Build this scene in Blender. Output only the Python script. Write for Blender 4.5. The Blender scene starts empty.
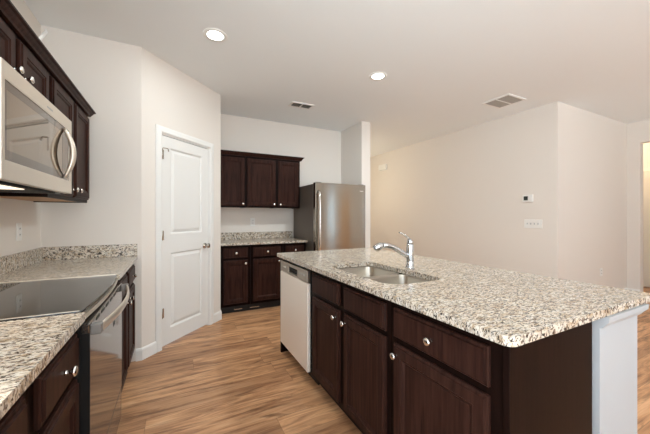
import bpy, bmesh, math
from mathutils import Vector, Matrix

sc = bpy.context.scene
COL = sc.collection
R = math.radians
PI = math.pi

# ------------------------------------------------------------------ camera
CAM_H = 1.26
F_PX = 296.0
YAW = 27.0
cd = bpy.data.cameras.new('camera')
cd.sensor_fit = 'HORIZONTAL'
cd.sensor_width = 36.0
cd.lens = F_PX / 650.0 * 36.0
cd.shift_y = -1.0 / 650.0
cd.clip_start = 0.02
cam = bpy.data.objects.new('camera', cd)
cam.location = (0, 0, CAM_H)
cam.rotation_euler = (R(90), 0, R(-YAW))
COL.objects.link(cam)
sc.camera = cam

# ------------------------------------------------------------------ light
sc.view_settings.view_transform = 'Standard'
sc.view_settings.look = 'None'
sc.view_settings.gamma = 1.0
sc.view_settings.use_curve_mapping = False
sc.view_settings.exposure = 0.12
sc.cycles.use_denoising = True
sc.cycles.max_bounces = 10
sc.cycles.diffuse_bounces = 6
sc.cycles.glossy_bounces = 5
sc.cycles.sample_clamp_indirect = 8.0

world = bpy.data.worlds.new('daylight')
sc.world = world
world.use_nodes = True
wb = world.node_tree.nodes['Background']
wb.inputs[0].default_value = (0.80, 0.90, 1.0, 1)
wb.inputs[1].default_value = 1.2

CEIL = 2.74
REAR = -6.4         # wall behind the camera, with the windows
# guessed windows, unseen behind the camera: two in the rear wall, three in the side walls
WINDOWS = [(-0.7, 0.5, 0.5, 2.3), (0.7, 2.3, 0.1, 2.3)]
SIDE_RIGHT = (-5.6, -4.6, 0.3, 2.3)     # y range and z range
SIDE_NEAR = (-1.9, -0.1, 0.5, 2.3)  # unseen window added to light the left cabinet fronts
SIDE_LEFT = (-2.2, 0.1, 0.05, 2.45)  # unseen window added to light the long wall and ceiling


def lamp(name, kind, loc, energy, color, rot=(0, 0, 0), size=None, size_y=None, shape=None, parent=None, spread=None):
    l = bpy.data.lights.new(name, kind)
    l.energy = energy
    l.color = color
    if spread:
        l.spread = spread
    if kind == 'AREA':
        if shape:
            l.shape = shape
        if size:
            l.size = size
        if size_y:
            l.size_y = size_y
    elif size:
        l.shadow_soft_size = size
    o = bpy.data.objects.new(name, l)
    o.location = loc
    o.rotation_euler = rot
    COL.objects.link(o)
    if parent:
        o.parent = parent
    return o


XL_WIN = -0.92
GROUND = (0.83, 0.94, 1.0)
BLUE = (0.55, 0.78, 1.0)
SKY_COL = (0.70, 0.85, 1.0)
DAY = (0.80, 0.90, 1.0)
SKY_W = 9.0          # W per square metre of rear window
UP_FILL_W = 52.0       # the same, for the upward fill added outside
NEAR_W = 1.0
RIGHT_W = 4.5
LEFT_W = 9.0
LEFT_UP_W = 12.0
CAN_W = 6.0          # ceiling light by the pantry door
CAN_B_W = 27.0        # ceiling light over the sink
FILL_NEAR_W = 4.0     # unseen fill lamp added over the near half of the kitchen
FILL_LIVING_W = 0.5   # unseen fill lamps added at the ceiling behind the camera
HALL_W = 9.0
STAIR_W = 17.0
CAN_COL = (0.88, 0.965, 0.98)
for i, (wx0, wx1, wz0, wz1) in enumerate(WINDOWS):
    ar = (wx1 - wx0) * (wz1 - wz0)
    lamp('window_daylight', 'AREA', ((wx0 + wx1) / 2, REAR + 0.02, (wz0 + wz1) / 2), SKY_W * ar, SKY_COL,
         (R(90), 0, 0), wx1 - wx0, wz1 - wz0, 'RECTANGLE')
    # upward fill lamp added outside the window to brighten the ceiling
    lamp('upward_fill', 'AREA', ((wx0 + wx1) / 2, REAR - 1.8, 0.02), UP_FILL_W * ar * 10, GROUND, (R(180), 0, 0), wx1 - wx0 + 0.8, 3.0, 'RECTANGLE')
for (a, b, z0, z1), x, w, rz in ((SIDE_RIGHT, 6.47, RIGHT_W, 90), (SIDE_NEAR, 6.47, NEAR_W, 90), (SIDE_LEFT, -0.90, LEFT_W, -90)):  # the near and left windows are added for their light
    lamp('window_daylight', 'AREA', (x, (a + b) / 2, (z0 + z1) / 2), w * (b - a) * (z1 - z0), BLUE if w == RIGHT_W else DAY,
         (R(90), 0, R(rz)), b - a, z1 - z0, 'RECTANGLE')
lamp('upward_fill', 'AREA', (XL_WIN - 0.85, -0.4, 0.02), LEFT_UP_W * 30, GROUND, (R(180), 0, 0), 1.4, 2.6, 'RECTANGLE')  # upward fill added beyond the left wall to lift the ceiling
CANS_AND_FILL = [(0.30, 2.565), (1.92, 2.534), (0.25, 0.2), (1.92, -1.2), (0.9, -2.2), (3.4, -2.2), (0.9, -4.8), (3.4, -4.8), (5.4, 0.2)]  # two visible cans, then unseen lamps added as ceiling fill
lamp('hall_lamp_light', 'POINT', (7.0, 2.33, 2.45), HALL_W, (1.0, 0.80, 0.55), size=0.06)
lamp('stair_hall_light', 'POINT', (3.0, 5.6, 1.9), STAIR_W, (0.96, 0.86, 0.66), size=0.08)


# ------------------------------------------------------------------ materials
def new_mat(name):
    m = bpy.data.materials.new(name)
    m.use_nodes = True
    nt = m.node_tree
    for n in list(nt.nodes):
        nt.nodes.remove(n)
    out = nt.nodes.new('ShaderNodeOutputMaterial')
    b = nt.nodes.new('ShaderNodeBsdfPrincipled')
    nt.links.new(b.outputs[0], out.inputs[0])
    return m, nt, b


class NT:
    def __init__(s, nt):
        s.nt = nt

    def n(s, typ, **kw):
        x = s.nt.nodes.new(typ)
        for k, v in kw.items():
            setattr(x, k, v)
        return x

    def l(s, a, b):
        s.nt.links.new(a, b)

    def math(s, op, a, b=None, c=None):
        x = s.n('ShaderNodeMath', operation=op)
        for i, v in enumerate((a, b, c)):
            if v is None:
                continue
            if isinstance(v, (int, float)):
                x.inputs[i].default_value = v
            else:
                s.l(v, x.inputs[i])
        return x.outputs[0]

    def ramp(s, fac, stops, interp='LINEAR'):
        x = s.n('ShaderNodeValToRGB')
        cr = x.color_ramp
        cr.interpolation = interp
        while len(cr.elements) < len(stops):
            cr.elements.new(0.5)
        for e, (p, c) in zip(cr.elements, stops):
            e.position = p
            e.color = (c[0], c[1], c[2], 1) if not isinstance(c, (int, float)) else (c, c, c, 1)
        s.l(fac, x.inputs[0])
        return x.outputs[0]

    def mix(s, fac, a, b, blend='MIX'):
        x = s.n('ShaderNodeMix', data_type='RGBA', blend_type=blend)
        if isinstance(fac, (int, float)):
            x.inputs[0].default_value = fac
        else:
            s.l(fac, x.inputs[0])
        for i, v in ((6, a), (7, b)):
            if isinstance(v, tuple):
                x.inputs[i].default_value = (v[0], v[1], v[2], 1)
            else:
                s.l(v, x.inputs[i])
        return x.outputs[2]

    def coords(s, scale=(1, 1, 1), rot=(0, 0, 0), which='Object'):
        t = s.n('ShaderNodeTexCoord')
        m = s.n('ShaderNodeMapping')
        m.inputs['Scale'].default_value = scale
        m.inputs['Rotation'].default_value = rot
        s.l(t.outputs[which], m.inputs[0])
        return m.outputs[0]

    def noise(s, vec, scale, detail=3.0, rough=0.5, dist=0.0):
        x = s.n('ShaderNodeTexNoise')
        x.inputs['Scale'].default_value = scale
        x.inputs['Detail'].default_value = detail
        x.inputs['Roughness'].default_value = rough
        x.inputs['Distortion'].default_value = dist
        s.l(vec, x.inputs['Vector'])
        return x.outputs[0]

    def bump(s, h, b, strength=0.1, dist=0.01):
        x = s.n('ShaderNodeBump')
        x.inputs['Strength'].default_value = strength
        x.inputs['Distance'].default_value = dist
        s.l(h, x.inputs['Height'])
        s.l(x.outputs[0], b.inputs['Normal'])


def plain(name, col, rough=0.5, metal=0.0, spec=0.5, noise=0.03, nscale=40.0, **kw):
    m, nt, b = new_mat(name)
    g = NT(nt)
    v = g.coords()
    f = g.noise(v, nscale, 2)
    lo = tuple(max(0, c * (1 - noise)) for c in col)
    hi = tuple(min(1, c * (1 + noise)) for c in col)
    g.l(g.mix(f, lo, hi), b.inputs['Base Color'])
    b.inputs['Roughness'].default_value = rough
    b.inputs['Metallic'].default_value = metal
    b.inputs['Specular IOR Level'].default_value = spec
    for k, x in kw.items():
        b.inputs[k].default_value = x
    return m


def paint(name, col, bump=0.04, rough=0.85):
    m, nt, b = new_mat(name)
    g = NT(nt)
    v = g.coords()
    f = g.noise(v, 1.2, 2)
    lo = tuple(c * 0.985 for c in col)
    g.l(g.mix(f, lo, col), b.inputs['Base Color'])
    b.inputs['Roughness'].default_value = rough
    b.inputs['Specular IOR Level'].default_value = 0.25
    g.bump(g.noise(v, 260, 2), b, bump, 0.002)
    return m


def wood_stain(name, dark, light, rough=0.38, vertical=True):
    m, nt, b = new_mat(name)
    g = NT(nt)
    v = g.coords((30, 30, 1.6) if vertical else (1.6, 30, 30))
    f = g.noise(v, 2.0, 5, 0.6, 0.4)
    v2 = g.coords((3, 3, 1.2))
    f2 = g.noise(v2, 2.2, 2)
    c = g.ramp(f, [(0.3, dark), (0.72, light)])
    c2 = g.mix(g.math('MULTIPLY', f2, 0.5), c, dark)
    g.l(c2, b.inputs['Base Color'])
    b.inputs['Roughness'].default_value = rough
    b.inputs['Specular IOR Level'].default_value = 0.05
    b.inputs['Coat Weight'].default_value = 0.0
    b.inputs['Coat Roughness'].default_value = 0.22
    g.bump(f, b, 0.05, 0.002)
    return m


def granite(name):
    m, nt, b = new_mat(name)
    g = NT(nt)
    v0 = g.coords((1, 1, 1), (0.2, 0.3, 0.5))
    big = g.noise(v0, 4, 3, 0.6)
    va = g.coords((1.0, 2.3, 1.5), (0.35, 0.2, 0.55))
    vb = g.coords((1.0, 2.6, 1.3), (0.3, 0.9, 0.95))
    vc = g.coords((1.2, 2.4, 1.1), (0.8, 0.1, 0.2))
    mid = g.noise(va, 26, 3, 0.65, 0.6)
    c = g.ramp(mid, [(0.36, (0.44, 0.33, 0.22)), (0.46, (0.64, 0.55, 0.44)), (0.60, (0.73, 0.675, 0.59))])
    c = g.mix(g.ramp(big, [(0.42, 0.0), (0.66, 0.35)]), c, (0.58, 0.46, 0.34))
    gr = g.noise(vc, 40, 2, 0.5, 0.8)
    c = g.mix(g.ramp(gr, [(0.56, 0.0), (0.62, 0.60)]), c, (0.34, 0.31, 0.28))
    br = g.noise(vb, 56, 3, 0.62, 0.6)
    c = g.mix(g.ramp(br, [(0.542, 0.0), (0.592, 0.85)]), c, (0.12, 0.072, 0.048))
    bk = g.noise(vc, 62, 3, 0.62, 0.5)
    c = g.mix(g.ramp(bk, [(0.552, 0.0), (0.588, 0.95)]), c, (0.022, 0.019, 0.018))
    g.l(c, b.inputs['Base Color'])
    b.inputs['Roughness'].default_value = 0.16
    b.inputs['Specular IOR Level'].default_value = 0.5
    return m


def plank_floor(name):
    m, nt, b = new_mat(name)
    g = NT(nt)
    t = g.n('ShaderNodeTexCoord')
    sx = g.n('ShaderNodeSeparateXYZ')
    g.l(t.outputs['Object'], sx.inputs[0])
    PW, PL = 0.178, 1.22
    row = g.math('FLOOR', g.math('DIVIDE', sx.outputs[1], PW))
    wn = g.n('ShaderNodeTexWhiteNoise', noise_dimensions='1D')
    g.l(row, wn.inputs['W'])
    xo = g.math('ADD', sx.outputs[0], g.math('MULTIPLY', wn.outputs[0], PL * 3))
    colm = g.math('FLOOR', g.math('DIVIDE', xo, PL))
    cb = g.n('ShaderNodeCombineXYZ')
    g.l(row, cb.inputs[0])
    g.l(colm, cb.inputs[1])
    wn2 = g.n('ShaderNodeTexWhiteNoise', noise_dimensions='2D')
    g.l(cb.outputs[0], wn2.inputs['Vector'])
    rnd = wn2.outputs[0]
    # grain, different on every plank
    cv = g.n('ShaderNodeCombineXYZ')
    g.l(g.math('ADD', g.math('MULTIPLY', sx.outputs[0], 1.0), g.math('MULTIPLY', rnd, 37.0)), cv.inputs[0])
    g.l(g.math('MULTIPLY', sx.outputs[1], 7.5), cv.inputs[1])
    g.l(g.math('MULTIPLY', rnd, 19.0), cv.inputs[2])
    grain = g.noise(cv.outputs[0], 2.1, 6, 0.62, 1.1)
    cv2 = g.n('ShaderNodeCombineXYZ')
    g.l(g.math('ADD', g.math('MULTIPLY', sx.outputs[0], 2.0), g.math('MULTIPLY', rnd, 11.0)), cv2.inputs[0])
    g.l(g.math('MULTIPLY', sx.outputs[1], 60.0), cv2.inputs[1])
    fine = g.noise(cv2.outputs[0], 2.0, 4, 0.6, 0.3)
    c = g.ramp(grain, [(0.29, (0.090, 0.034, 0.014)), (0.39, (0.40, 0.176, 0.078)), (0.52, (0.72, 0.365, 0.172)), (0.70, (0.88, 0.52, 0.285))])
    c = g.mix(0.26, c, g.ramp(fine, [(0.3, (0.13, 0.06, 0.028)), (0.7, (0.78, 0.52, 0.31))]))
    c = g.mix(g.ramp(rnd, [(0.0, 0.0), (0.5, 0.10), (1.0, 0.55)]), c, (0.23, 0.100, 0.048))
    cv3 = g.n('ShaderNodeCombineXYZ')
    g.l(g.math('ADD', g.math('MULTIPLY', sx.outputs[0], 1.3), g.math('MULTIPLY', rnd, 23.0)), cv3.inputs[0])
    g.l(g.math('MULTIPLY', sx.outputs[1], 11.0), cv3.inputs[1])
    g.l(g.math('MULTIPLY', rnd, 7.0), cv3.inputs[2])
    st = g.noise(cv3.outputs[0], 1.6, 4, 0.6, 0.8)
    c = g.mix(g.ramp(st, [(0.54, 0.0), (0.70, 0.75)]), c, (0.13, 0.055, 0.025))
    # seams
    fy = g.math('FRACT', g.math('DIVIDE', sx.outputs[1], PW))
    fx = g.math('FRACT', g.math('DIVIDE', xo, PL))
    s1 = g.math('LESS_THAN', fy, 0.014)
    s2 = g.math('LESS_THAN', fx, 0.0022)
    c = g.mix(g.math('MULTIPLY', g.math('MAXIMUM', s1, s2), 0.55), c, (0.07, 0.035, 0.018))
    g.l(c, b.inputs['Base Color'])
    b.inputs['Roughness'].default_value = 0.38
    b.inputs['Specular IOR Level'].default_value = 0.4
    g.bump(fine, b, 0.04, 0.002)
    return m


def brushed(name, col, rough=0.28, axis='x', aniso=0.0, metal=1.0):
    m, nt, b = new_mat(name)
    g = NT(nt)
    s = {'x': (2, 300, 300), 'z': (300, 300, 2)}[axis]
    f = g.noise(g.coords(s), 1.0, 3, 0.5)
    g.l(g.mix(f, tuple(c * 0.94 for c in col), col), b.inputs['Base Color'])
    g.l(g.ramp(f, [(0.2, rough * 0.85), (0.8, rough * 1.15)]), b.inputs['Roughness'])
    b.inputs['Metallic'].default_value = 1.0
    b.inputs['Metallic'].default_value = metal
    if aniso:
        b.inputs['Anisotropic'].default_value = aniso
        b.inputs['Anisotropic Rotation'].default_value = 0.25
        tg = g.n('ShaderNodeTangent', direction_type='RADIAL', axis='Z')
        g.l(tg.outputs[0], b.inputs['Tangent'])
    return m


def glow(name, col, strength):
    m, nt, b = new_mat(name)
    g = NT(nt)
    f = g.noise(g.coords(), 3.0, 1)
    b.inputs['Base Color'].default_value = (0.9, 0.9, 0.9, 1)
    g.l(g.mix(f, col, col), b.inputs['Emission Color'])
    b.inputs['Emission Strength'].default_value = strength
    return m


def clear_glass(name):
    m, nt, b = new_mat(name)
    g = NT(nt)
    nt.nodes.remove(b)
    tr = g.n('ShaderNodeBsdfTransparent')
    tr.inputs[0].default_value = (0.97, 0.98, 0.98, 1)
    gl = g.n('ShaderNodeBsdfGlossy')
    gl.inputs['Roughness'].default_value = 0.02
    mx = g.n('ShaderNodeMixShader')
    mx.inputs[0].default_value = 0.07
    g.l(tr.outputs[0], mx.inputs[1])
    g.l(gl.outputs[0], mx.inputs[2])
    out = [n for n in nt.nodes if n.type == 'OUTPUT_MATERIAL'][0]
    g.l(mx.outputs[0], out.inputs[0])
    return m


WALL = paint('wall_paint', (0.78, 0.728, 0.672))
CEILM = paint('ceiling_paint', (0.87, 0.895, 0.90), 0.08)
TRIM = paint('white_trim_paint', (0.81, 0.80, 0.775), 0.0, 0.4)
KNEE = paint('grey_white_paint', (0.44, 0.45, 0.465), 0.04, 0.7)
FLOORM = plank_floor('plank_floor')
ESP = wood_stain('espresso_wood', (0.017, 0.0073, 0.0055), (0.066, 0.0275, 0.0195))
TOE = plain('toe_kick_black', (0.010, 0.007, 0.006), 0.6)
FRAME = wood_stain('espresso_frame_shaded', (0.006, 0.0028, 0.0022), (0.016, 0.007, 0.0052))  # espresso darkened, so shade in the door gaps is in the colour
MAPLE = wood_stain('maple_underside', (0.40, 0.22, 0.10), (0.55, 0.33, 0.17), 0.4)
GRAN = granite('granite')
STEEL = brushed('brushed_steel', (0.74, 0.66, 0.56), 0.32, metal=0.7)
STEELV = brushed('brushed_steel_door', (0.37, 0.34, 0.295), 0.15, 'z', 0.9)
DWSTEEL = brushed('satin_steel', (0.95, 0.87, 0.775), 0.42, metal=0.25)
DWPANEL = brushed('satin_steel_dark', (0.42, 0.37, 0.31), 0.35)
SINKM = plain('sink_steel', (0.46, 0.415, 0.355), 0.28, 1.0)
CHROME = plain('chrome', (0.60, 0.61, 0.62), 0.06, 1.0)
NICKEL = plain('satin_nickel', (0.80, 0.77, 0.73), 0.22, 1.0)
BRASSN = plain('nickel_dark', (0.55, 0.50, 0.44), 0.25, 1.0)
BLACKG = plain('black_glass', (0.012, 0.011, 0.010), 0.03, 0.0, 0.8, noise=0.0)
OVENG = plain('oven_door_glass', (0.16, 0.135, 0.115), 0.07, 0.75, 0.5, noise=0.02)
MWG = plain('microwave_glass', (0.27, 0.21, 0.155), 0.04, 0.85, 0.5, noise=0.02)
BLACK = plain('black_plastic', (0.008, 0.008, 0.008), 0.55, spec=0.2)
GLASSB = plain('dark_glass_border', (0.15, 0.115, 0.09), 0.05, 0.85, noise=0.02)
GREYM = plain('grey_enamel', (0.20, 0.19, 0.18), 0.4, 0.3)
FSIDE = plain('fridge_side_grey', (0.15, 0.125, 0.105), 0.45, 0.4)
WHITEP = plain('white_plastic', (0.84, 0.83, 0.80), 0.4)
SLOT = plain('dark_slot', (0.04, 0.035, 0.03), 0.6)
VENTM = plain('vent_grey', (0.42, 0.39, 0.35), 0.6)
DOORM = paint('white_door_paint', (0.79, 0.78, 0.755), 0.0, 0.38)
LENS = glow('lamp_lens', (1.0, 0.97, 0.92), 9.0)
MWLIGHT = glow('task_lens', (1.0, 0.82, 0.62), 1.2)
CREAM = paint('cream_door_paint', (0.84, 0.78, 0.68), 0.0, 0.4)
SCREEN = plain('lcd_dark', (0.05, 0.055, 0.05), 0.2)
PANE = clear_glass('window_pane')
FAINT = plain('faint_print', (0.42, 0.41, 0.40), 0.4)


# ------------------------------------------------------------------ mesh helpers
class MB:
    """collects shapes for ONE mesh object"""

    def __init__(s):
        s.bm = bmesh.new()

    def box(s, x0, x1, y0, y1, z0, z1, bevel=0.0, seg=2):
        t = bmesh.new()
        v = [t.verts.new((x, y, z)) for x in (x0, x1) for y in (y0, y1) for z in (z0, z1)]
        for f in ((0, 1, 3, 2), (4, 6, 7, 5), (0, 4, 5, 1), (2, 3, 7, 6), (0, 2, 6, 4), (1, 5, 7, 3)):
            t.faces.new([v[i] for i in f])
        if bevel:
            bmesh.ops.bevel(t, geom=list(t.edges), offset=bevel, segments=seg, profile=0.5, affect='EDGES')
        s._add(t)
        return s

    def _add(s, t, mat=None):
        if mat is not None:
            bmesh.ops.transform(t, matrix=mat, verts=t.verts)
        me = bpy.data.meshes.new('tmp')
        t.to_mesh(me)
        t.free()
        s.bm.from_mesh(me)
        bpy.data.meshes.remove(me)

    def _merge(s, other):
        s._add(other.bm)
        return s

    def loops(s, loops, cap=True, smooth=False, close_start=True):
        """rings of equal length joined by quads; last (and first) ring capped"""
        rs = [[s.bm.verts.new(p) for p in lp] for lp in loops]
        n = len(rs[0])
        for a, b in zip(rs, rs[1:]):
            for i in range(n):
                f = s.bm.faces.new((a[i], a[(i + 1) % n], b[(i + 1) % n], b[i]))
                f.smooth = smooth
        if cap:
            s.bm.faces.new(rs[-1])
        if close_start:
            s.bm.faces.new(list(reversed(rs[0])))
        return s

    def panel(s, x0, x1, z0, z1, prof):
        """concentric rectangles: prof = [(inset, y)] from the back to the middle of the front (front is -y)"""
        lp = []
        for ins, y in prof:
            lp.append([(x0 + ins, y, z0 + ins), (x1 - ins, y, z0 + ins), (x1 - ins, y, z1 - ins), (x0 + ins, y, z1 - ins)])
        return s.loops(lp)

    def lathe(s, prof, axis='z', at=(0, 0, 0), n=24, smooth=True):
        """prof = [(radius, height)]; rings about the axis"""
        lp = []
        for r, h in prof:
            ring = []
            for i in range(n):
                a = 2 * PI * i / n
                u, w = r * math.cos(a), r * math.sin(a)
                if axis == 'z':
                    p = (u, w, h)
                elif axis == 'y':
                    p = (u, h, -w)
                else:
                    p = (h, u, w)
                ring.append((p[0] + at[0], p[1] + at[1], p[2] + at[2]))
            lp.append(ring)
        return s.loops(lp, True, smooth)

    def tube(s, pts, rad, n=12, flat=1.0, up=(0, 0, 1), smooth=True):
        """tube along points; rad number or list; flat scales the section across 'up'"""
        pts = [Vector(p) for p in pts]
        rad = rad if isinstance(rad, (list, tuple)) else [rad] * len(pts)
        lp = []
        prev = None
        for i, p in enumerate(pts):
            d = (pts[min(i + 1, len(pts) - 1)] - pts[max(i - 1, 0)]).normalized()
            u = Vector(up)
            if prev is not None:
                u = prev
            if abs(d.dot(u)) > 0.98:
                u = Vector((1, 0, 0)) if abs(d.x) < 0.9 else Vector((0, 1, 0))
            sd = d.cross(u).normalized()
            u2 = sd.cross(d).normalized()
            prev = u2
            lp.append([tuple(p + sd * (rad[i] * flat * math.cos(2 * PI * k / n)) + u2 * (rad[i] * math.sin(2 * PI * k / n))) for k in range(n)])
        return s.loops(lp, True, smooth)

    def prism(s, poly, z0, z1):
        lp = [[(x, y, z0) for x, y in poly], [(x, y, z1) for x, y in poly]]
        return s.loops(lp)

    def sweep(s, prof, path, closed=False):
        """sweep profile [(out, z)] along a 2D polyline with mitred corners; out is to the right of travel"""
        path = [Vector(p) for p in path]
        rings = []
        for i, p in enumerate(path):
            d0 = (path[i] - path[i - 1]).normalized() if i > 0 else None
            d1 = (path[i + 1] - path[i]).normalized() if i < len(path) - 1 else None
            if d0 is None:
                d0 = d1
            if d1 is None:
                d1 = d0
            n0 = Vector((d0.y, -d0.x))
            n1 = Vector((d1.y, -d1.x))
            m = (n0 + n1)
            m = m / max(1e-6, m.length) / max(0.2, math.cos(n0.angle(n1) / 2)) if m.length > 1e-6 else n0
            rings.append([(p.x + m.x * o, p.y + m.y * o, z) for o, z in prof])
        return s.loops(rings)

    def build(s, name, mat, parent=None, loc=(0, 0, 0), rotz=0, bevel=0, seg=2):
        bmesh.ops.remove_doubles(s.bm, verts=s.bm.verts, dist=1e-6)
        bmesh.ops.recalc_face_normals(s.bm, faces=s.bm.faces)
        me = bpy.data.meshes.new(name)
        s.bm.to_mesh(me)
        s.bm.free()
        me.materials.append(mat)
        o = bpy.data.objects.new(name, me)
        o.location = loc
        o.rotation_euler = (0, 0, rotz)
        COL.objects.link(o)
        if parent:
            o.parent = parent
        if bevel:
            md = o.modifiers.new('bevel', 'BEVEL')
            md.width = bevel
            md.segments = seg
            md.limit_method = 'ANGLE'
            md.angle_limit = R(50)
        return o


def tag(o, label, cat, group=None):
    o['label'] = label
    o['category'] = cat
    if group:
        o['group'] = group
    return o


def thing(name, label, cat, loc=(0, 0, 0), rotz=0, group=None):
    o = bpy.data.objects.new(name, None)
    o.empty_display_size = 0.1
    o.location = loc
    o.rotation_euler = (0, 0, rotz)
    COL.objects.link(o)
    return tag(o, label, cat, group)


def struct(mb, name, mat, **kw):
    o = mb.build(name, mat, **kw)
    if not o.parent:
        o['kind'] = 'structure'
    return o


# ------------------------------------------------------------------ room shell
T = 0.12
XL = -0.92      # left wall
YE = 3.04       # short wall at the end of the range counter
YB = 4.50       # back wall of the fridge nook
XR = 4.41       # long wall with the thermostat
YA = 2.04       # wall right of the long wall's corner
XO = 6.49       # wall with the hall opening
XH = 7.50       # far wall of the hall

struct(MB().box(XL - T, 8.2, REAR - T, 7.1, -0.05, 0), 'floor', FLOORM)
struct(MB().box(XL - T, 8.2, REAR - T, 7.1, CEIL, CEIL + 0.1), 'ceiling', CEILM)

# pantry: end wall, 45 degree door wall with its doorway, nook return
PA = (-0.255, YE)
PB = (0.505, YE + 0.76)
struct(MB().box(XL, PA[0], YE, YE + T, 0, CEIL), 'wall_end', WALL)
D45 = Vector((1, 1)).normalized()
N45 = Vector((1, -1)).normalized()      # towards the kitchen
L45 = (Vector(PB) - Vector(PA)).length   # about 1.075
ROT45 = R(45)
# door opening along the wall, measured from PA
DO0, DO1, DZ = 0.205, 0.875, 2.045
w45 = MB()
w45.box(0, DO0, 0, T, 0, CEIL).box(DO1, L45, 0, T, 0, CEIL).box(DO0, DO1, 0, T, DZ, CEIL)
struct(w45, 'wall_pantry', WALL, loc=(PA[0], PA[1], 0), rotz=ROT45)
struct(MB().box(PB[0] - T, PB[0], PB[1], YB, 0, CEIL), 'wall_nook', WALL)
struct(MB().box(PB[0] - T, 2.61, YB, YB + T, 0, CEIL), 'wall_back', WALL)
struct(MB().box(2.61, 2.775, 3.86, 7.0, 0, CEIL), 'wall_wing', WALL)
struct(MB().box(2.775, XR, 7.0, 7.0 + T - 0.02, 0, CEIL), 'wall_stair', WALL)
struct(MB().box(XR, XR + T, YA + T, 7.0, 0, CEIL).box(XR, XO, YA, YA + T, 0, CEIL), 'wall_right', WALL)
OY0, OY1, OZ = 0.75, 1.885, 2.405


def windowed(x0, x1, y0, y1, win):
    a, b, z0, z1 = win
    return MB().box(x0, x1, y0, a, 0, CEIL).box(x0, x1, b, y1, 0, CEIL).box(x0, x1, a, b, 0, z0).box(x0, x1, a, b, z1, CEIL)


wo = windowed(XO, XO + T, REAR, -4.0, SIDE_RIGHT)._merge(windowed(XO, XO + T, -4.0, OY0, SIDE_NEAR)).box(XO, XO + T, OY1, YA + 0.5, 0, CEIL).box(XO, XO + T, OY0, OY1, OZ, CEIL)
struct(wo, 'wall_hall', WALL)
for k, (nm, (a, b, z0, z1), xf) in enumerate((('window_3', SIDE_RIGHT, XO), ('window_4', SIDE_LEFT, XL - T), ('window_5', SIDE_NEAR, XO))):
    sd = MB().box(xf + 0.03, xf + 0.09, a, a + 0.05, z0, z1).box(xf + 0.03, xf + 0.09, b - 0.05, b, z0, z1)
    sd.box(xf + 0.03, xf + 0.09, a + 0.05, b - 0.05, z0, z0 + 0.05).box(xf + 0.03, xf + 0.09, a + 0.05, b - 0.05, z1 - 0.05, z1)
    sd = struct(sd, nm, TRIM)
    MB().box(xf + 0.06, xf + 0.065, a + 0.05, b - 0.05, z0 + 0.05, z1 - 0.05).build('pane', PANE, sd)
struct(MB().box(XO + T, XH, YA + 0.5, YA + 0.6, 0, CEIL), 'wall_hall_end', WALL)
struct(MB().box(XO + T, XH, OY0 - 0.5, OY0 - 0.4, 0, CEIL), 'wall_hall_start', WALL)
struct(MB().box(XH, XH + T, OY0 - 0.5, YA + 0.6, 0, CEIL), 'wall_hall_far', WALL)
# wall behind the camera with its window openings
struct(windowed(XL - T, XL, REAR, YE + T, SIDE_LEFT), 'wall_left', WALL)
wr = MB()
xs = [XL] + [v for w in WINDOWS for v in w[:2]] + [XO]
for i in range(0, len(xs), 2):
    wr.box(xs[i], xs[i + 1], REAR - T, REAR, 0, CEIL)
for (a, b, z0, z1) in WINDOWS:
    wr.box(a, b, REAR - T, REAR, 0, z0).box(a, b, REAR - T, REAR, z1, CEIL)
struct(wr, 'wall_rear', WALL)
for i, (a, b, z0, z1) in enumerate(WINDOWS):
    fr = MB()
    e = 0.05
    y0, y1 = REAR - 0.09, REAR - 0.03
    fr.box(a, a + e, y0, y1, z0, z1).box(b - e, b, y0, y1, z0, z1)
    fr.box(a + e, b - e, y0, y1, z0, z0 + e).box(a + e, b - e, y0, y1, z1 - e, z1)
    fr.box(a + e, b - e, y0, y1, (z0 + z1) / 2 - 0.02, (z0 + z1) / 2 + 0.02)
    w = struct(fr, 'window_%d' % (i + 1), TRIM)
    MB().box(a + e, b - e, REAR - 0.065, REAR - 0.06, z0 + e, z1 - e).build('pane', PANE, w)

# baseboards
BBP = [(0, 0.0), (0.014, 0.0), (0.014, 0.085), (0.010, 0.098), (0.005, 0.104), (0, 0.106)]


def baseboard(name, path):
    return struct(MB().sweep(BBP, path), name, TRIM)


def on45(t, out=0.0):
    p = Vector(PA) + D45 * t + N45 * out
    return (p.x, p.y)


baseboard('baseboard_pantry', [(-0.297, YE), PA, on45(DO0 - 0.062)])
baseboard('baseboard_nook', [on45(DO1 + 0.062), PB, (PB[0], 3.90)])
baseboard('baseboard_wing', [(2.61, 4.45), (2.61, 3.86), (2.775, 3.86), (2.775, 7.0)])
baseboard('baseboard_right', [(XR, 7.0), (XR, YA), (XO, YA), (XO, OY1)])
baseboard('baseboard_hall', [(XH, YA + 0.5), (XH, 2.22)])

# pantry door with casing (front of the wall is local -y)
cas = MB()
CP = [(0.0, 0.0), (0.0, -0.012), (0.012, -0.018), (0.045, -0.014), (0.062, -0.009), (0.062, 0.0)]
pts = [[(DO0 - o, y, 0) for o, y in CP], [(DO0 - o, y, DZ + o) for o, y in CP],
       [(DO1 + o, y, DZ + o) for o, y in CP], [(DO1 + o, y, 0) for o, y in CP]]
cas.loops(pts)
cas.box(DO0, DO0 + 0.012, 0.0, T, 0, DZ).box(DO1 - 0.012, DO1, 0.0, T, 0, DZ).box(DO0 + 0.012, DO1 - 0.012, 0.0, T, DZ - 0.012, DZ)
struct(cas, 'trim_1', TRIM, loc=(PA[0], PA[1], 0), rotz=ROT45)


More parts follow.
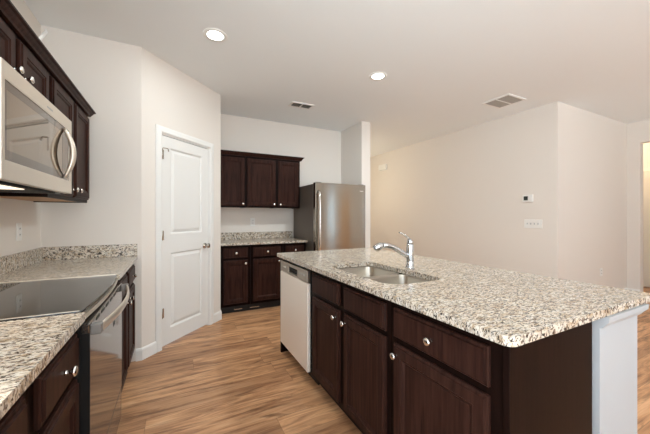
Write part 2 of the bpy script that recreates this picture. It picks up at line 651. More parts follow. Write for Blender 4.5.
def two_panel_door(x0, x1, z0, z1, yf, th, panels):
    """door slab with moulded sunk panels; built as a grid with panels inset"""
    mb = MB()
    mb.box(x0, x1, yf + 0.016, yf + th, z0, z1)
    bm = mb.bm
    # front skin: stiles and rails around the panels
    xsg = sorted({x0, x1} | {p[0] for p in panels} | {p[1] for p in panels})
    zsg = sorted({z0, z1} | {p[2] for p in panels} | {p[3] for p in panels})
    for i in range(len(xsg) - 1):
        for j in range(len(zsg) - 1):
            cx, cz = (xsg[i] + xsg[i + 1]) / 2, (zsg[j] + zsg[j + 1]) / 2
            if any(p[0] < cx < p[1] and p[2] < cz < p[3] for p in panels):
                continue
            mb.box(xsg[i], xsg[i + 1], yf, yf + 0.0162, zsg[j], zsg[j + 1])
    for p in panels:
        mb.panel(p[0], p[1], p[2], p[3], [(0.0, yf + 0.0161), (0.0, yf), (0.006, yf + 0.004), (0.014, yf + 0.0145), (0.022, yf + 0.0145), (0.046, yf + 0.003), (0.05, yf + 0.003)])
    return mb


d1 = struct(two_panel_door(DO0 + 0.0145, DO1 - 0.0145, 0.02, DZ - 0.019, 0.006, 0.036,
                           [(DO0 + 0.115, DO1 - 0.115, 1.08, 1.925), (DO0 + 0.115, DO1 - 0.115, 0.165, 0.90)]),
            'door_1', DOORM, loc=(PA[0], PA[1], 0), rotz=ROT45)


def knob_lathe(mb, at, s=1.0):
    """round door knob towards -y"""
    return mb.lathe([(0.031 * s, 0), (0.031 * s, -0.006 * s), (0.012 * s, -0.010 * s), (0.011 * s, -0.030 * s), (0.020 * s, -0.038 * s),
                     (0.027 * s, -0.048 * s), (0.026 * s, -0.058 * s), (0.016 * s, -0.064 * s), (0.002, -0.065 * s)], 'y', at)


knob_lathe(MB(), (DO1 - 0.075, 0.006, 0.925)).build('door_knob', BRASSN, d1)
for hz in (0.335, 1.075, 1.845):
    MB().lathe([(0.007, hz - 0.045), (0.007, hz + 0.045)], 'z', (DO0 + 0.010, -0.004, 0), 10).box(DO0 + 0.012, DO0 + 0.034, 0.001, 0.0038, hz - 0.045, hz + 0.045).build('hinge', BRASSN, d1)
MB().tube([(DO0 + 0.012, -0.005, 1.895), (DO0 + 0.012, -0.012, 1.905), (DO0 + 0.05, -0.03, 1.905), (DO0 + 0.055, -0.034, 1.875)], 0.005, 8).build('door_stop', BRASSN, d1)

d3 = struct(two_panel_door(0.0, 0.80, 0.012, 2.04, -0.038, 0.036, [(0.1, 0.36, 0.2, 1.0), (0.44, 0.7, 0.2, 1.0), (0.1, 0.36, 1.15, 1.9), (0.44, 0.7, 1.15, 1.9)]),  # unseen door added so the refrigerator reflects a warm band
            'reflection_door', wood_stain('tan_reflection', (0.72, 0.46, 0.26), (0.85, 0.58, 0.36), 0.4), loc=(XO, -3.12, 0), rotz=R(-90))
knob_lathe(MB(), (0.06, -0.038, 0.95)).build('door_knob', BRASSN, d3)

# hall door seen through the opening
HD0, HD1, HDZ = 1.33, 2.12, 2.04
hp = []
for px0, px1 in ((0.10, 0.36), (0.44, 0.70)):
    hp += [(px0, px1, 0.18, 0.80), (px0, px1, 0.93, 1.55), (px0, px1, 1.66, 1.92)]
d2 = struct(two_panel_door(0.0, HD1 - HD0, 0.012, HDZ, -0.038, 0.036, hp), 'door_2', CREAM, loc=(XH, HD1, 0), rotz=R(-90))
knob_lathe(MB(), (HD1 - HD0 - 0.06, -0.038, 0.95)).build('door_knob', BRASSN, d2)
c2 = MB().loops([[(-o, y, 0) for o, y in CP], [(-o, y, HDZ + 0.003 + o) for o, y in CP],
                 [(HD1 - HD0 + o, y, HDZ + 0.003 + o) for o, y in CP], [(HD1 - HD0 + o, y, 0) for o, y in CP]])
struct(c2, 'trim_2', CREAM, loc=(XH, HD1, 0), rotz=R(-90))

# ------------------------------------------------------------------ cabinets
DOORP = lambda yf: [(0, yf + 0.020), (0, yf + 0.010), (0.003, yf + 0.007), (0.010, yf + 0.006), (0.013, yf), (0.050, yf), (0.053, yf + 0.004),
                    (0.060, yf + 0.005), (0.068, yf + 0.012), (0.072, yf + 0.012)]
DRAWP = lambda yf: [(0, yf + 0.020), (0, yf + 0.010), (0.003, yf + 0.007), (0.011, yf + 0.007), (0.014, yf), (0.02, yf)]


def cab_knob(parent, x, y, z):
    return MB().lathe([(0.0085, 0.0), (0.0065, -0.004), (0.0055, -0.014), (0.0095, -0.018), (0.0150, -0.021), (0.0158, -0.025), (0.012, -0.029), (0.002, -0.030)],
                      'y', (x, y, z), 18).build('knob', NICKEL, parent)


BD = 0.56   # base cabinet depth behind the face frame


def base_cabinet(label, loc, rotz, w, cols, drawer=True, dknob=True, group=None, body_top=0.884, hollow=False, BD=BD):
    """local frame: x along the front, front to -y, face frame plane y=0. cols = [(x0, x1, knob_side)]"""
    t = thing('base_cabinet', label, 'cabinet', loc, rotz, group)
    h = w / 2 - 0.0015
    b = MB()
    if hollow:      # room for the sink
        b.box(-h, -h + 0.018, 0.019, BD, 0.10, body_top).box(h - 0.018, h, 0.019, BD, 0.10, body_top)
        b.box(-h + 0.018, h - 0.018, 0.019, BD, 0.10, 0.118).box(-h + 0.018, h - 0.018, BD - 0.012, BD, 0.118, body_top)
        b.box(-h, h, 0, 0.019, 0.10, body_top)
    else:
        b.box(-h, h, 0, BD, 0.10, body_top)
    b.build('body', FRAME, t)
    MB().box(-h, h, 0.075, 0.09, 0.0, 0.10).build('toe_kick', TOE, t)
    for (x0, x1, side) in cols:
        if drawer:
            d = MB().panel(x0, x1, 0.718, 0.848, DRAWP(-0.0205)).build('drawer', ESP, t)
            if dknob:
                cab_knob(d, (x0 + x1) / 2, -0.0205, 0.783)
        dr = MB().panel(x0, x1, 0.130, 0.690 if drawer else 0.848, DOORP(-0.0205)).build('door', ESP, t)
        kx = x1 - 0.03 if side > 0 else x0 + 0.03
        cab_knob(dr, kx, -0.0205, 0.645)
    return t


def wall_cabinet(label, loc, rotz, w, z0, z1, cols, depth=0.31, kz=0.07, group=None, bottom=None):
    t = thing('wall_cabinet', label, 'cabinet', (loc[0], loc[1], z0), rotz, group)
    h = w / 2 - 0.0015
    H = z1 - z0
    MB().box(-h, h, 0, depth, 0.012, H).build('body', FRAME, t)
    MB().box(-h, h, 0.0, 0.02, 0, 0.012).box(-h, -h + 0.016, 0.02, depth, 0, 0.012).box(h - 0.016, h, 0.02, depth, 0, 0.012).build('bottom_rail', FRAME, t)
    MB().box(-h + 0.017, h - 0.017, 0.021, depth, 0.006, 0.0118).build('underside', MAPLE, t)
    for (x0, x1, side) in cols:
        dr = MB().panel(x0, x1, 0.022, H - 0.055, DOORP(-0.0205)).build('door', ESP, t)
        kx = x1 - 0.028 if side > 0 else x0 + 0.028
        cab_knob(dr, kx, -0.0205, kz)
    return t


ROT_L = R(90)     # cabinets on the left wall face +X: local x -> +Y
ROT_I = R(-90)    # island faces -X: local x -> -Y
XFL = -0.3165     # face frame plane, left run
XFI = 0.8955      # face frame plane, island

SY0, SY1 = 1.345, 2.095      # range
# --- left run
base_cabinet('dark base cabinet with one drawer, just in front of the range', (XFL, 1.1525, 0), ROT_L, 0.38,
             [(-0.155, 0.17, -1)])
base_cabinet('dark base cabinet at the bottom left corner, nearest of the left wall run', (XFL, 0.68, 0), ROT_L, 0.565,
             [(-0.245, 0.236, -1)])
base_cabinet('dark base cabinet tight against the far side of the range', (XFL, 2.33, 0), ROT_L, 0.465,
             [(-0.195, 0.195, 1)])
base_cabinet('dark base cabinet beside the white wall corner, farthest along the left wall run', (XFL, 2.7945, 0), ROT_L, 0.46,
             [(-0.195, 0.195, -1)])


def slab(poly_pts, holes, z0, z1):
    """counter slab with rounded holes"""
    mb = MB()
    bm = mb.bm
    rings = []
    for loop in [poly_pts] + holes:
        vt = [bm.verts.new((x, y, z1)) for x, y in loop]
        vb = [bm.verts.new((x, y, z0)) for x, y in loop]
        n = len(loop)
        for i in range(n):
            bm.faces.new((vt[i], vt[(i + 1) % n], vb[(i + 1) % n], vb[i]))
        rings.append((vt, vb))
    bm.edges.ensure_lookup_table()
    for k in (0, 1):
        es = []
        for r in rings:
            n = len(r[k])
            for i in range(n):
                es.append(bm.edges.get((r[k][i], r[k][(i + 1) % n])))
        bmesh.ops.triangle_fill(bm, edges=es, use_beauty=True, use_dissolve=False)
    return mb


def rrect(x0, x1, y0, y1, r, n=6):
    """rounded rectangle; r = one radius or four (x0y0, x1y0, x1y1, x0y1)"""
    rr = r if isinstance(r, (list, tuple)) else [r] * 4
    out = []
    for (cx, cy, a0, q) in ((x0, y0, 180, rr[0]), (x1, y0, 270, rr[1]), (x1, y1, 0, rr[2]), (x0, y1, 90, rr[3])):
        sx = 1 if cx == x0 else -1
        sy = 1 if cy == y0 else -1
        for i in range(n + 1):
            a = R(a0 + 90 * i / n)
            out.append((cx + sx * q + q * math.cos(a), cy + sy * q + q * math.sin(a)))
            if q == 0:
                break
    return out


CT0, CT1 = 0.8845, 0.914
tag(slab(rrect(XL + 0.001, -0.285, 0.30, SY0 - 0.003, [0, 0.004, 0.004, 0], 3), [], CT0, CT1).build('countertop', GRAN, bevel=0.004),
    'cream speckled granite countertop in the lower left foreground, near side of the range', 'countertop')
tag(slab(rrect(XL + 0.001, -0.285, SY1 + 0.003, YE - 0.001, [0, 0.004, 0, 0], 3), [], CT0, CT1).build('countertop', GRAN, bevel=0.004),
    'short granite countertop between the range and the end wall', 'countertop')
tag(MB().box(XL + 0.001, XL + 0.021, 0.30, YE - 0.022, CT1 + 0.0005, 1.018, 0.002).build('backsplash', GRAN),
    'long low granite backsplash strip along the left wall', 'backsplash')
tag(MB().box(XL + 0.001, -0.285, YE - 0.021, YE - 0.001, CT1 + 0.0005, 1.018, 0.002).build('backsplash', GRAN),
    'short granite backsplash strip on the end wall left of the pantry door', 'backsplash')

# --- back run
YFB = 3.92
BX = [(PB[0] + 0.005, 0.895), (0.895, 1.345), (1.345, 1.685)]
bl = ['dark base cabinet beside the pantry corner, left of three on the back wall',
      'dark base cabinet on the back wall, middle of three',
      'dark base cabinet on the back wall beside the refrigerator']
bc = [[(0.559, 0.859, 1)], [(0.931, 1.308, 1)], [(1.381, 1.655, -1)]]
for (x0, x1), lb, cc in zip(BX, bl, bc):
    m = (x0 + x1) / 2
    t = base_cabinet(lb, (m, YFB, 0), 0, x1 - x0, [(a - m, b - m, s) for a, b, s in cc])
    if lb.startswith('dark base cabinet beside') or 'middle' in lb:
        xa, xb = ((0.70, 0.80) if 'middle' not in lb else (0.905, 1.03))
        MB().box(xa - m, xb - m, 0.070, 0.0748, 0.030, 0.038).build('toe_glint', NICKEL, t)  # bright metal strip standing in for a glint on the toe kick
tag(slab([(PB[0] + 0.001, 3.875), (1.695, 3.875), (1.695, YB - 0.001), (PB[0] + 0.001, YB - 0.001)], [], CT0, CT1).build('countertop', GRAN, bevel=0.004),
    'granite countertop on the back wall between pantry and refrigerator', 'countertop')
tag(MB().box(PB[0] + 0.001, 1.695, YB - 0.021, YB - 0.001, CT1 + 0.0005, 1.018, 0.002).build('backsplash', GRAN),
    'granite backsplash strip on the back wall beside the refrigerator', 'backsplash')
UX = [(PB[0] + 0.005, 0.890), (0.890, 1.342), (1.342, 1.705)]
uc = [[(0.547, 0.877, 1)], [(0.904, 1.323, 1)], [(1.361, 1.683, -1)]]
ul = ['dark upper cabinet at the pantry end of the back wall row',
      'widest dark upper cabinet on the back wall, middle of the row',
      'dark upper cabinet on the back wall next to the refrigerator']
for (x0, x1), lb, cc in zip(UX, ul, uc):
    m = (x0 + x1) / 2
    wall_cabinet(lb, (m, 4.19, 0), 0, x1 - x0, 1.378, 2.125, [(a - m, b - m, s) for a, b, s in cc], 0.309, 0.05)
CRP = [(0.0, 0.0), (0.020, 0.0), (0.024, 0.010), (0.034, 0.022), (0.040, 0.034), (0.052, 0.040), (0.052, 0.050), (0.0, 0.050)]
tag(MB().sweep([(o, z + 2.094) for o, z in CRP], [(PB[0] + 0.002, 4.1885), (1.7055, 4.1885), (1.7055, YB - 0.002)]).build('crown_molding', ESP),
    'dark crown molding along the top of the back wall cabinets', 'molding')

# --- left uppers
XFU = -0.6075
m = (SY0 + SY1) / 2
wall_cabinet('short dark upper cabinet with two doors directly above the microwave', (XFU, m, 0), ROT_L, SY1 - SY0, 1.785, 2.078,
             [(-0.345, -0.029, 1), (0.017, 0.342, -1)], 0.31, 0.08)
ua = (2.097 + 2.915) / 2
wall_cabinet('tall dark upper cabinet with two doors right of the microwave', (XFU, ua, 0), ROT_L, 0.818, 1.362, 2.078,
             [(2.115 - ua, 2.490 - ua, 1), (2.530 - ua, 2.895 - ua, -1)], 0.31, 0.07)
tag(MB().sweep([(o * 0.85, z * 0.9 + 2.044) for o, z in CRP], [(XFU + 0.0015, SY0), (XFU + 0.0015, 2.9155), (XL + 0.002, 2.9155)]).build('crown_molding', ESP),
    'dark crown molding along the top of the left wall cabinets', 'molding')
tag(MB().tube([(-0.590, 1.90, 2.090), (-0.617, 2.115, 2.262)], 0.0125, 8, 0.35).build('plastic_strip', WHITEP),
    'small white strip sticking up above the left wall cabinets', 'strip')

# ------------------------------------------------------------------ range
rg = thing('range', 'stainless electric range with black glass cooktop and oven door set into the left counter', 'stove', (-0.30, (SY0 + SY1) / 2, 0), ROT_L)
rw = (SY1 - SY0) / 2 - 0.002
MB().box(-rw, rw, 0.0, 0.60, 0.08, 0.900, 0.004).build('body', BLACK, rg)
MB().box(-rw + 0.01, rw - 0.01, 0.05, 0.07, 0.0, 0.08).build('toe_panel', BLACK, rg)


def bowed(x0, x1, z0, z1, yb, yf, crown, n=16):
    """block whose front bulges forward in plan"""
    fp = [(x0 + (x1 - x0) * k / n, yf - crown * (1 - (2 * k / n - 1) ** 2)) for k in range(n + 1)]
    poly = fp + [(x1, yb), (x0, yb)]
    return MB().loops([[(x, y, z0) for x, y in poly], [(x, y, z1) for x, y in poly]])


bowed(-rw, rw, 0.9045, 0.9185, 0.585, -0.002, 0.018).build('cooktop', BLACKG, rg, bevel=0.003)
bowed(-rw + 0.004, rw - 0.004, 0.9005, 0.9043, 0.58, 0.004, 0.018).build('cooktop_seal', BLACK, rg)
ct = bowed(-rw, rw, 0.880, 0.8985, -0.0006, -0.006, 0.016)
ct.box(-rw, -rw + 0.005, 0.004, 0.58, 0.9187, 0.9205).box(rw - 0.014, rw, 0.004, 0.58, 0.9187, 0.9215)
ct.build('cooktop_trim', STEEL, rg)
od = MB().box(-rw, rw, -0.026, -0.0005, 0.265, 0.868, 0.004).build('oven_door', OVENG, rg)
MB().box(-rw - 0.0005, -rw + 0.006, -0.0266, 0.0, 0.27, 0.835).build('door_edge', BLACK, od)
for k in range(6):
    x0 = -0.27 + k * 0.095
    MB().box(x0, x0 + 0.06, -0.0272, -0.0262, 0.848, 0.860).build('vent_slot', SLOT, od)
MB().box(0.10, 0.112, -0.0272, -0.0262, 0.70, 0.76).box(0.13, 0.142, -0.0272, -0.0262, 0.70, 0.76).build('door_mark', SLOT, od)
hb = MB()
pts = []
N = 20
for i in range(N + 1):
    u = -1 + 2 * i / N
    pts.append((u * (rw - 0.02), -0.052 - 0.036 * (1 - u * u), 0.842))
hb.tube(pts, 0.019, 12, 0.36)
hn = hb.build('handle', STEEL, od)
for sx in (-1, 1):
    xm = sx * (rw - 0.022)
    MB().box(xm - 0.018, xm + 0.018, -0.060, -0.0265, 0.824, 0.862, 0.003).build('handle_bracket', GREYM, hn)
MB().box(-rw, rw, -0.024, -0.0005, 0.085, 0.255, 0.004).build('storage_drawer', OVENG, rg)

# ------------------------------------------------------------------ microwave
mw = thing('microwave', 'stainless over-the-range microwave with mirrored glass door and bowed handle', 'microwave', (-0.517, (SY0 + SY1) / 2, 1.383), ROT_L)
MH = 0.398
MB().box(-rw, rw, 0.022, 0.400, 0.012, MH).build('body', GREYM, mw)
md = MB()
# door frame: ring around the glass
gx0, gx1, gz0, gz1 = -rw + 0.022, rw - 0.040, 0.066, 0.338
md.box(-rw, gx0, -0.012, 0.021, 0.0, MH).box(gx1, rw, -0.012, 0.021, 0.0, MH).box(gx0, gx1, -0.012, 0.021, 0.0, gz0).box(gx0, gx1, -0.012, 0.021, gz1, MH)
mdo = md.build('door', STEEL, mw)
mgl = MB().box(gx0 + 0.0005, gx1 - 0.0005, -0.009, 0.02, gz0 + 0.0005, gz1 - 0.0005).build('door_glass', MWG, mdo)
bd = MB()
bd.box(gx0 + 0.001, gx1 - 0.001, -0.0094, -0.0091, gz0 + 0.001, gz0 + 0.036).box(gx0 + 0.001, gx1 - 0.001, -0.0094, -0.0091, gz1 - 0.030, gz1 - 0.001)
bd.box(gx0 + 0.001, gx0 + 0.02, -0.0094, -0.0091, gz0 + 0.036, gz1 - 0.03).box(gx1 - 0.10, gx1 - 0.001, -0.0094, -0.0091, gz0 + 0.036, gz1 - 0.03)
bd.build('glass_border', GLASSB, mgl)
pts = []
for i in range(N + 1):
    u = -1 + 2 * i / N
    pts.append((rw - 0.122, -0.012 - 0.036 * (1 - u * u), 0.075 + 0.126 * (u + 1)))
MB().tube(pts, [0.009 + 0.008 * (1 - (2 * i / N - 1) ** 2) for i in range(N + 1)], 12, 0.8, up=(1, 0, 0)).build('handle', STEEL, mdo)
MB().box(0.02, 0.085, -0.0128, -0.0121, 0.362, 0.369).build('brand_mark', FAINT, mdo)
vb = MB().box(-rw + 0.02, rw - 0.10, 0.03, 0.30, -0.008, 0.0115)
vbo = vb.build('bottom_vent', BLACK, mw)
MB().box(-rw + 0.10, -0.02, 0.05, 0.16, -0.012, -0.0085).build('light_cover', MWLIGHT, vbo)
lamp('task_light', 'AREA', (-0.12, 0.105, -0.016), 2.2, (1.0, 0.80, 0.58), size=0.2, size_y=0.1, shape='RECTANGLE', parent=mw)
MB().box(rw - 0.095, rw - 0.02, 0.03, 0.22, -0.004, 0.0115).build('control_cover', GREYM, mw)
for k in range(6):
    MB().box(-0.06 + 0.05 * k, -0.025 + 0.05 * k, 0.20, 0.205, -0.0095, -0.0085).build('vent_slot', SLOT, vbo)

# ------------------------------------------------------------------ refrigerator
fr = thing('refrigerator', 'tall brushed stainless refrigerator beside the back wall cabinets', 'refrigerator', (2.108, 3.62, 0), 0)
FW = 0.408
FH = 1.715
MB().box(-FW, FW, 0.072, 0.82, 0.03, FH - 0.012, 0.004).build('body', FSIDE, fr)


def crowned(x0, x1, z0, z1, yb, yf, crown, n=14):
    mb = MB()
    fpts = []
    for i in range(n + 1):
        u = -1 + 2 * i / n
        x = (x0 + x1) / 2 + u * (x1 - x0) / 2
        fpts.append((x, yf - crown * (1 - abs(u) ** 2.2)))
    poly = fpts + [(x1, yb), (x0, yb)]
    lp = [[(x, y, z0) for x, y in poly], [(x, y, z1) for x, y in poly]]
    mb.loops(lp)
    return mb


fd = crowned(-FW, FW, 0.69, FH, 0.070, 0.002, 0.003).build('door', STEELV, fr, bevel=0.004)
fz = crowned(-FW, FW, 0.06, 0.68, 0.070, 0.002, 0.003).build('freezer_drawer', STEELV, fr, bevel=0.004)
MB().tube([(-FW + 0.045, 0.004, 1.60), (-FW + 0.045, -0.040, 1.575), (-FW + 0.045, -0.052, 1.45), (-FW + 0.045, -0.056, 1.17), (-FW + 0.045, -0.052, 0.88), (-FW + 0.045, -0.040, 0.765), (-FW + 0.045, 0.004, 0.74)], 0.014, 12, up=(1, 0, 0)).build('handle', NICKEL, fd)
MB().tube([(-0.30, 0.0, 0.61), (-0.29, -0.045, 0.61), (0.29, -0.045, 0.61), (0.30, 0.0, 0.61)], 0.012, 12).build('handle', NICKEL, fz)
MB().box(FW - 0.10, FW - 0.04, -0.0015, 0.02, 1.615, 1.627, 0.001).build('brand_mark', NICKEL, fd)
for sx in (-1, 1):
    MB().box(sx * (FW - 0.06) - 0.04, sx * (FW - 0.06) + 0.04, 0.02, 0.12, FH - 0.011, FH + 0.010, 0.004).build('hinge_cover', GREYM, fr)
for sx in (-1, 1):
    for yy in (0.12, 0.76):
        MB().lathe([(0.02, 0), (0.02, 0.03)], 'z', (sx * (FW - 0.06), yy, 0), 12).build('foot', BLACK, fr)

# ------------------------------------------------------------------ island
IY0, IY1 = 0.53, 2.645
DW0, DW1 = 1.980, 2.610
base_cabinet('dark island cabinet with drawer and door at the near corner', (XFI, (0.552 + 1.0775) / 2, 0), ROT_I, 1.0755 - 0.552,
             [(-0.2365, 0.217, -1)], BD=0.50)
sb = (1.0785 + 1.9755) / 2
base_cabinet('wide dark island cabinet under the sink with two doors and plain drawer fronts', (XFI, sb, 0), ROT_I, 0.897,
             [(sb - 1.929, sb - 1.545, 1), (sb - 1.492, sb - 1.110, -1)], dknob=False, hollow=True, BD=0.50)
tag(MB().box(XFI - 0.015, 1.386, IY0, IY0 + 0.019, 0.0, 0.884, 0.001).box(XFI - 0.012, XFI + 0.01, IY0 + 0.0191, IY0 + 0.021, 0.1, 0.884).build('end_panel', FRAME),
    'dark wood end panel closing the near end of the island', 'panel')
tag(MB().box(XFI - 0.015, 1.431, IY1 - 0.026, IY1 - 0.004, 0.0, 0.884, 0.001).build('end_panel', FRAME),
    'dark wood end panel at the far end of the island past the dishwasher', 'panel')
# painted wall carrying the back of the island
struct(MB().box(1.435, 1.78, IY0 - 0.004, IY1, 0, 0.8835), 'wall_island', KNEE)
tr = MB().sweep([(0.0, 0.835), (0.008, 0.838), (0.016, 0.850), (0.026, 0.862), (0.028, 0.883), (0.0, 0.883)],
                [(1.80 - 0.02, IY1), (1.78, IY0 - 0.004), (1.435, IY0 - 0.004)][::-1])
struct(tr, 'trim_3', KNEE)

# dishwasher
dw = thing('dishwasher', 'stainless dishwasher built into the far end of the island', 'dishwasher', (XFI, (DW0 + DW1) / 2, 0), ROT_I)
dh = (DW1 - DW0) / 2 - 0.008
MB().box(-dh, dh, 0.0, 0.52, 0.10, 0.868).build('body', BLACK, dw)
MB().box(-dh, dh, 0.06, 0.08, 0.0, 0.10).build('toe_kick', BLACK, dw)
MB().box(-dh, dh, -0.028, -0.0005, 0.112, 0.762, 0.005).build('door', DWSTEEL, dw)
cp = MB().box(-dh, -0.10, -0.026, -0.0005, 0.766, 0.858, 0.003).box(0.10, dh, -0.026, -0.0005, 0.766, 0.858, 0.003)
cp.box(-0.10, 0.10, -0.026, -0.0005, 0.832, 0.858).box(-0.10, 0.10, -0.026, -0.0005, 0.766, 0.784)
cpo = cp.build('control_panel', DWPANEL, dw)
MB().box(-0.099, 0.099, -0.010, -0.0008, 0.785, 0.831).build('grip_recess', BLACK, cpo)
MB().tube([(-0.09, -0.018, 0.826), (0, -0.024, 0.822), (0.09, -0.018, 0.826)], 0.006, 8).build('grip', BLACK, cpo)
for k in range(3):
    MB().box(0.14 + 0.045 * k, 0.165 + 0.045 * k, -0.0275, -0.0262, 0.812, 0.824).build('button', NICKEL, cpo)
MB().box(-0.235, -0.16, -0.0275, -0.0262, 0.806, 0.816).build('brand_mark', NICKEL, cpo)

# island countertop with the sink cut-out
SX0, SX1, SYA, SYB = 0.955, 1.325, 1.15, 1.845
cut = rrect(SX0, SX1, SYA, SYB, [0.11, 0.05, 0.05, 0.11], 8)
tag(slab(rrect(0.848, 1.90, 0.506, 2.672, 0.03, 6), [list(reversed(cut))], CT0, CT1).build('countertop', GRAN, bevel=0.004),
    'large cream granite island countertop holding the sink', 'countertop')

# sink: two bowls, flange under the stone
sk = thing('sink', 'double bowl stainless undermount sink in the island countertop', 'sink', (1.14, 1.4725, CT0 - 0.001), 0)


def bowl(x0, x1, y0, y1, r, depth, flange):
    mb = MB()
    dx, dy = 1.14, 1.4725

    def ring(ins, z, rs):
        return [(x - dx, y - dy, z) for x, y in rrect(x0 + ins, x1 - ins, y0 + ins, y1 - ins, [max(0.012, q - ins) if q else 0.012 for q in rs], 8)]
    lp = [ring(-flange, -0.002, r), ring(0.0, 0.0, r), ring(0.003, -0.01, r), ring(0.012, -depth + 0.03, r), ring(0.022, -depth + 0.008, r), ring(0.045, -depth, r), ring(0.09, -depth - 0.003, r)]
    mb.loops(lp, True, True, False)
    return mb


YM = 1.4975
b1 = bowl(SX0 - 0.004, SX1 + 0.004, YM + 0.012, SYB + 0.004, [0.05, 0.05, 0.055, 0.11], 0.19, 0.011).build('bowl', SINKM, sk)
b2 = bowl(SX0 - 0.004, SX1 + 0.004, SYA - 0.004, YM - 0.012, [0.11, 0.055, 0.05, 0.05], 0.19, 0.011).build('bowl', SINKM, sk)
for bb, yy in ((b1, (YM + SYB) / 2), (b2, (YM + SYA) / 2)):
    MB().lathe([(0.044, -0.193), (0.042, -0.187), (0.034, -0.190), (0.002, -0.191)], 'z', (0.01, yy - 1.4725, 0), 20).build('drain', CHROME, bb)

# faucet
fc = thing('faucet', 'chrome pull-out kitchen faucet with a lever on top, behind the sink', 'faucet', (1.40, 1.50, CT1), 0)
MB().lathe([(0.031, 0.0005), (0.031, 0.006), (0.0245, 0.010), (0.0245, 0.05), (0.0245, 0.10), (0.0240, 0.135), (0.0225, 0.155), (0.020, 0.160)], 'z', (0, 0, 0), 24).build('body', CHROME, fc)
MB().lathe([(0.0205, 0.1605), (0.0205, 0.172), (0.018, 0.185), (0.012, 0.194), (0.002, 0.197)], 'z', (0, 0, 0), 20).build('cap', CHROME, fc)
MB().tube([(0, 0, 0.186), (-0.015, 0.003, 0.20), (-0.036, 0.008, 0.219), (-0.06, 0.013, 0.231), (-0.078, 0.017, 0.237)], [0.008, 0.0075, 0.006, 0.005, 0.004], 10, 1.5).build('lever', CHROME, fc)
sp = MB().tube([(-0.01, 0.002, 0.075), (-0.045, 0.01, 0.095), (-0.085, 0.019, 0.122), (-0.125, 0.028, 0.144), (-0.165, 0.036, 0.155), (-0.195, 0.043, 0.156)], [0.0195, 0.0185, 0.0175, 0.017, 0.017, 0.0175], 14).build('spout', CHROME, fc)
MB().tube([(-0.196, 0.043, 0.156), (-0.205, 0.045, 0.155), (-0.225, 0.050, 0.146), (-0.243, 0.054, 0.133), (-0.247, 0.055, 0.128)], [0.017, 0.0215, 0.0235, 0.0225, 0.016], 16).build('spray_head', CHROME, sp)

# ------------------------------------------------------------------ ceiling and wall fittings
can_labels = ['lit round recessed ceiling light above the pantry door side of the floor', 'lit round recessed ceiling light above the island']
for i, (x, y) in enumerate(CANS_AND_FILL):
    if i < 2:
        t = thing('ceiling_light', can_labels[i], 'light', (x, y, CEIL), 0, 'recessed ceiling lights')
        MB().loops([[(r * math.cos(2 * PI * k / 28), r * math.sin(2 * PI * k / 28), z) for k in range(28)] for r, z in ((0.095, -0.0005), (0.093, -0.005), (0.075, -0.008), (0.064, -0.004))], False, True, False).build('trim_ring', WHITEP, t)
        MB().lathe([(0.066, -0.0005), (0.066, -0.004), (0.002, -0.0045)], 'z', (0, 0, 0), 28).build('lens', LENS, t)
        lamp('can_or_fill_light', 'AREA', (0, 0, -0.012), CAN_W if i == 0 else CAN_B_W, CAN_COL, size=0.12, shape='DISK', parent=t)
    else:
        lamp('can_or_fill_light', 'AREA', (x, y, CEIL - 0.012), FILL_NEAR_W if i < 3 else FILL_LIVING_W, CAN_COL, size=0.12, shape='DISK')  # unseen fill lamp, added without a fixture


def vent(label, x0, x1, y0, y1, cross):
    cx, cy = (x0 + x1) / 2, (y0 + y1) / 2
    t = thing('ceiling_vent', label, 'vent', (cx, cy, CEIL), 0)
    hx, hy = (x1 - x0) / 2, (y1 - y0) / 2
    e = 0.022
    f = MB()
    f.box(-hx, hx, -hy, -hy + e, -0.012, -0.0005).box(-hx, hx, hy - e, hy, -0.012, -0.0005)
    f.box(-hx, -hx + e, -hy + e, hy - e, -0.012, -0.0005).box(hx - e, hx, -hy + e, hy - e, -0.012, -0.0005)
    f.box(-0.008, 0.008, -hy + e, hy - e, -0.012, -0.0005)
    f.build('frame', WHITEP, t)
    MB().box(-hx + e, hx - e, -hy + e, hy - e, -0.0025, -0.0005).build('grille_back', SLOT, t)
    s = MB()
    k = -hy + e + 0.012
    while k < hy - e - 0.006:
        for (a, b) in ((-hx + e, -0.008), (0.008, hx - e)):
            lp = [[(xx, k - 0.006, -0.011), (xx, k - 0.004, -0.011), (xx, k + 0.007, -0.003), (xx, k + 0.005, -0.003)] for xx in (a, b)]
            s.loops(lp)
        k += 0.017
    s.build('louvers', VENTM, t)
    return t


vent('small white ceiling vent in front of the back wall cabinets', 1.355, 1.665, 3.58, 3.75, True)
big = vent('large square white ceiling vent near the long right wall', 3.605, 3.955, 2.17, 2.53, True)
big.rotation_euler = (0, 0, R(90))

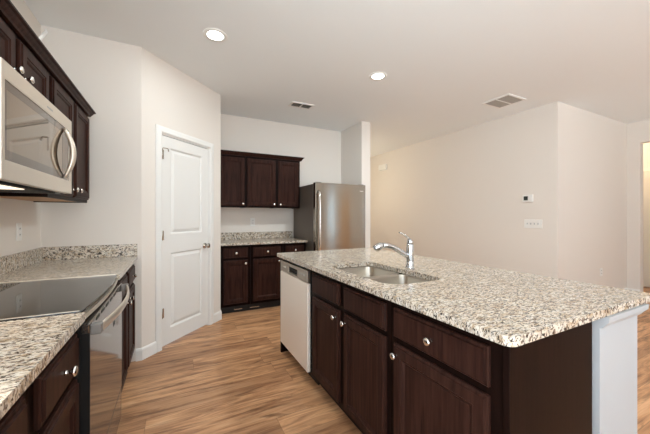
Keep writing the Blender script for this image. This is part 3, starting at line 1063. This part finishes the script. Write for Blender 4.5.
# thermostat, switches, chime on the long wall (face -X): rot -90, local -y -> -X
th = thing('thermostat', 'white thermostat with dark screen on the right wall above the switches', 'thermostat', (XR, 2.395, 1.505), R(-90))
MB().box(-0.068, 0.068, -0.026, -0.0005, -0.050, 0.050, 0.006).build('body', WHITEP, th)
MB().box(-0.048, 0.006, -0.0275, -0.0262, -0.026, 0.030).build('screen', SCREEN, th)
MB().box(0.036, 0.052, -0.0285, -0.0262, -0.022, 0.022, 0.001).build('button', WHITEP, th)
sw = thing('switch_plate', 'white four-gang light switch plate below the thermostat', 'switch', (XR, 2.332, 1.152), R(-90))
MB().box(-0.115, 0.115, -0.007, -0.0005, -0.06, 0.06, 0.003).build('plate', WHITEP, sw)
for k in range(4):
    MB().box(-0.072 + 0.046 * k - 0.005, -0.072 + 0.046 * k + 0.005, -0.016, -0.0072, -0.010, 0.014, 0.002).build('toggle', KNEE, sw)
chm = thing('door_chime', 'small white chime box high on the right wall behind the wing wall edge', 'chime box', (XR, 5.60, 2.405), R(-90))
MB().box(-0.13, 0.13, -0.06, -0.0005, -0.065, 0.065, 0.01).build('cover', WHITEP, chm)
MB().box(-0.13, 0.13, -0.0025, -0.0003, -0.075, -0.0655).build('backplate', TRIM, chm)


def outlet(label, loc, rotz, w=0.072, h=0.118, toggles=False):
    t = thing('outlet', label, 'outlet', loc, rotz)
    MB().box(-w / 2, w / 2, -0.007, -0.0005, -h / 2, h / 2, 0.003).build('plate', WHITEP, t)
    for zz in (-0.02, 0.02):
        s = MB().box(-0.016, 0.016, -0.009, -0.0072, zz - 0.013, zz + 0.013, 0.0008).build('socket', TRIM, t)
        MB().box(-0.008, -0.005, -0.0098, -0.0091, zz - 0.004, zz + 0.006).box(0.005, 0.008, -0.0098, -0.0091, zz - 0.004, zz + 0.006).build('slots', SLOT, s)
    return t


outlet('white outlet plate on the left wall under the upper cabinets', (XL, 2.67, 1.155), R(90))
outlet('white outlet plate on the back wall above its backsplash', (1.06, YB, 1.17), 0)
outlet('white outlet low on the wall right of the thermostat wall corner', (5.60, YA, 0.435), 0)
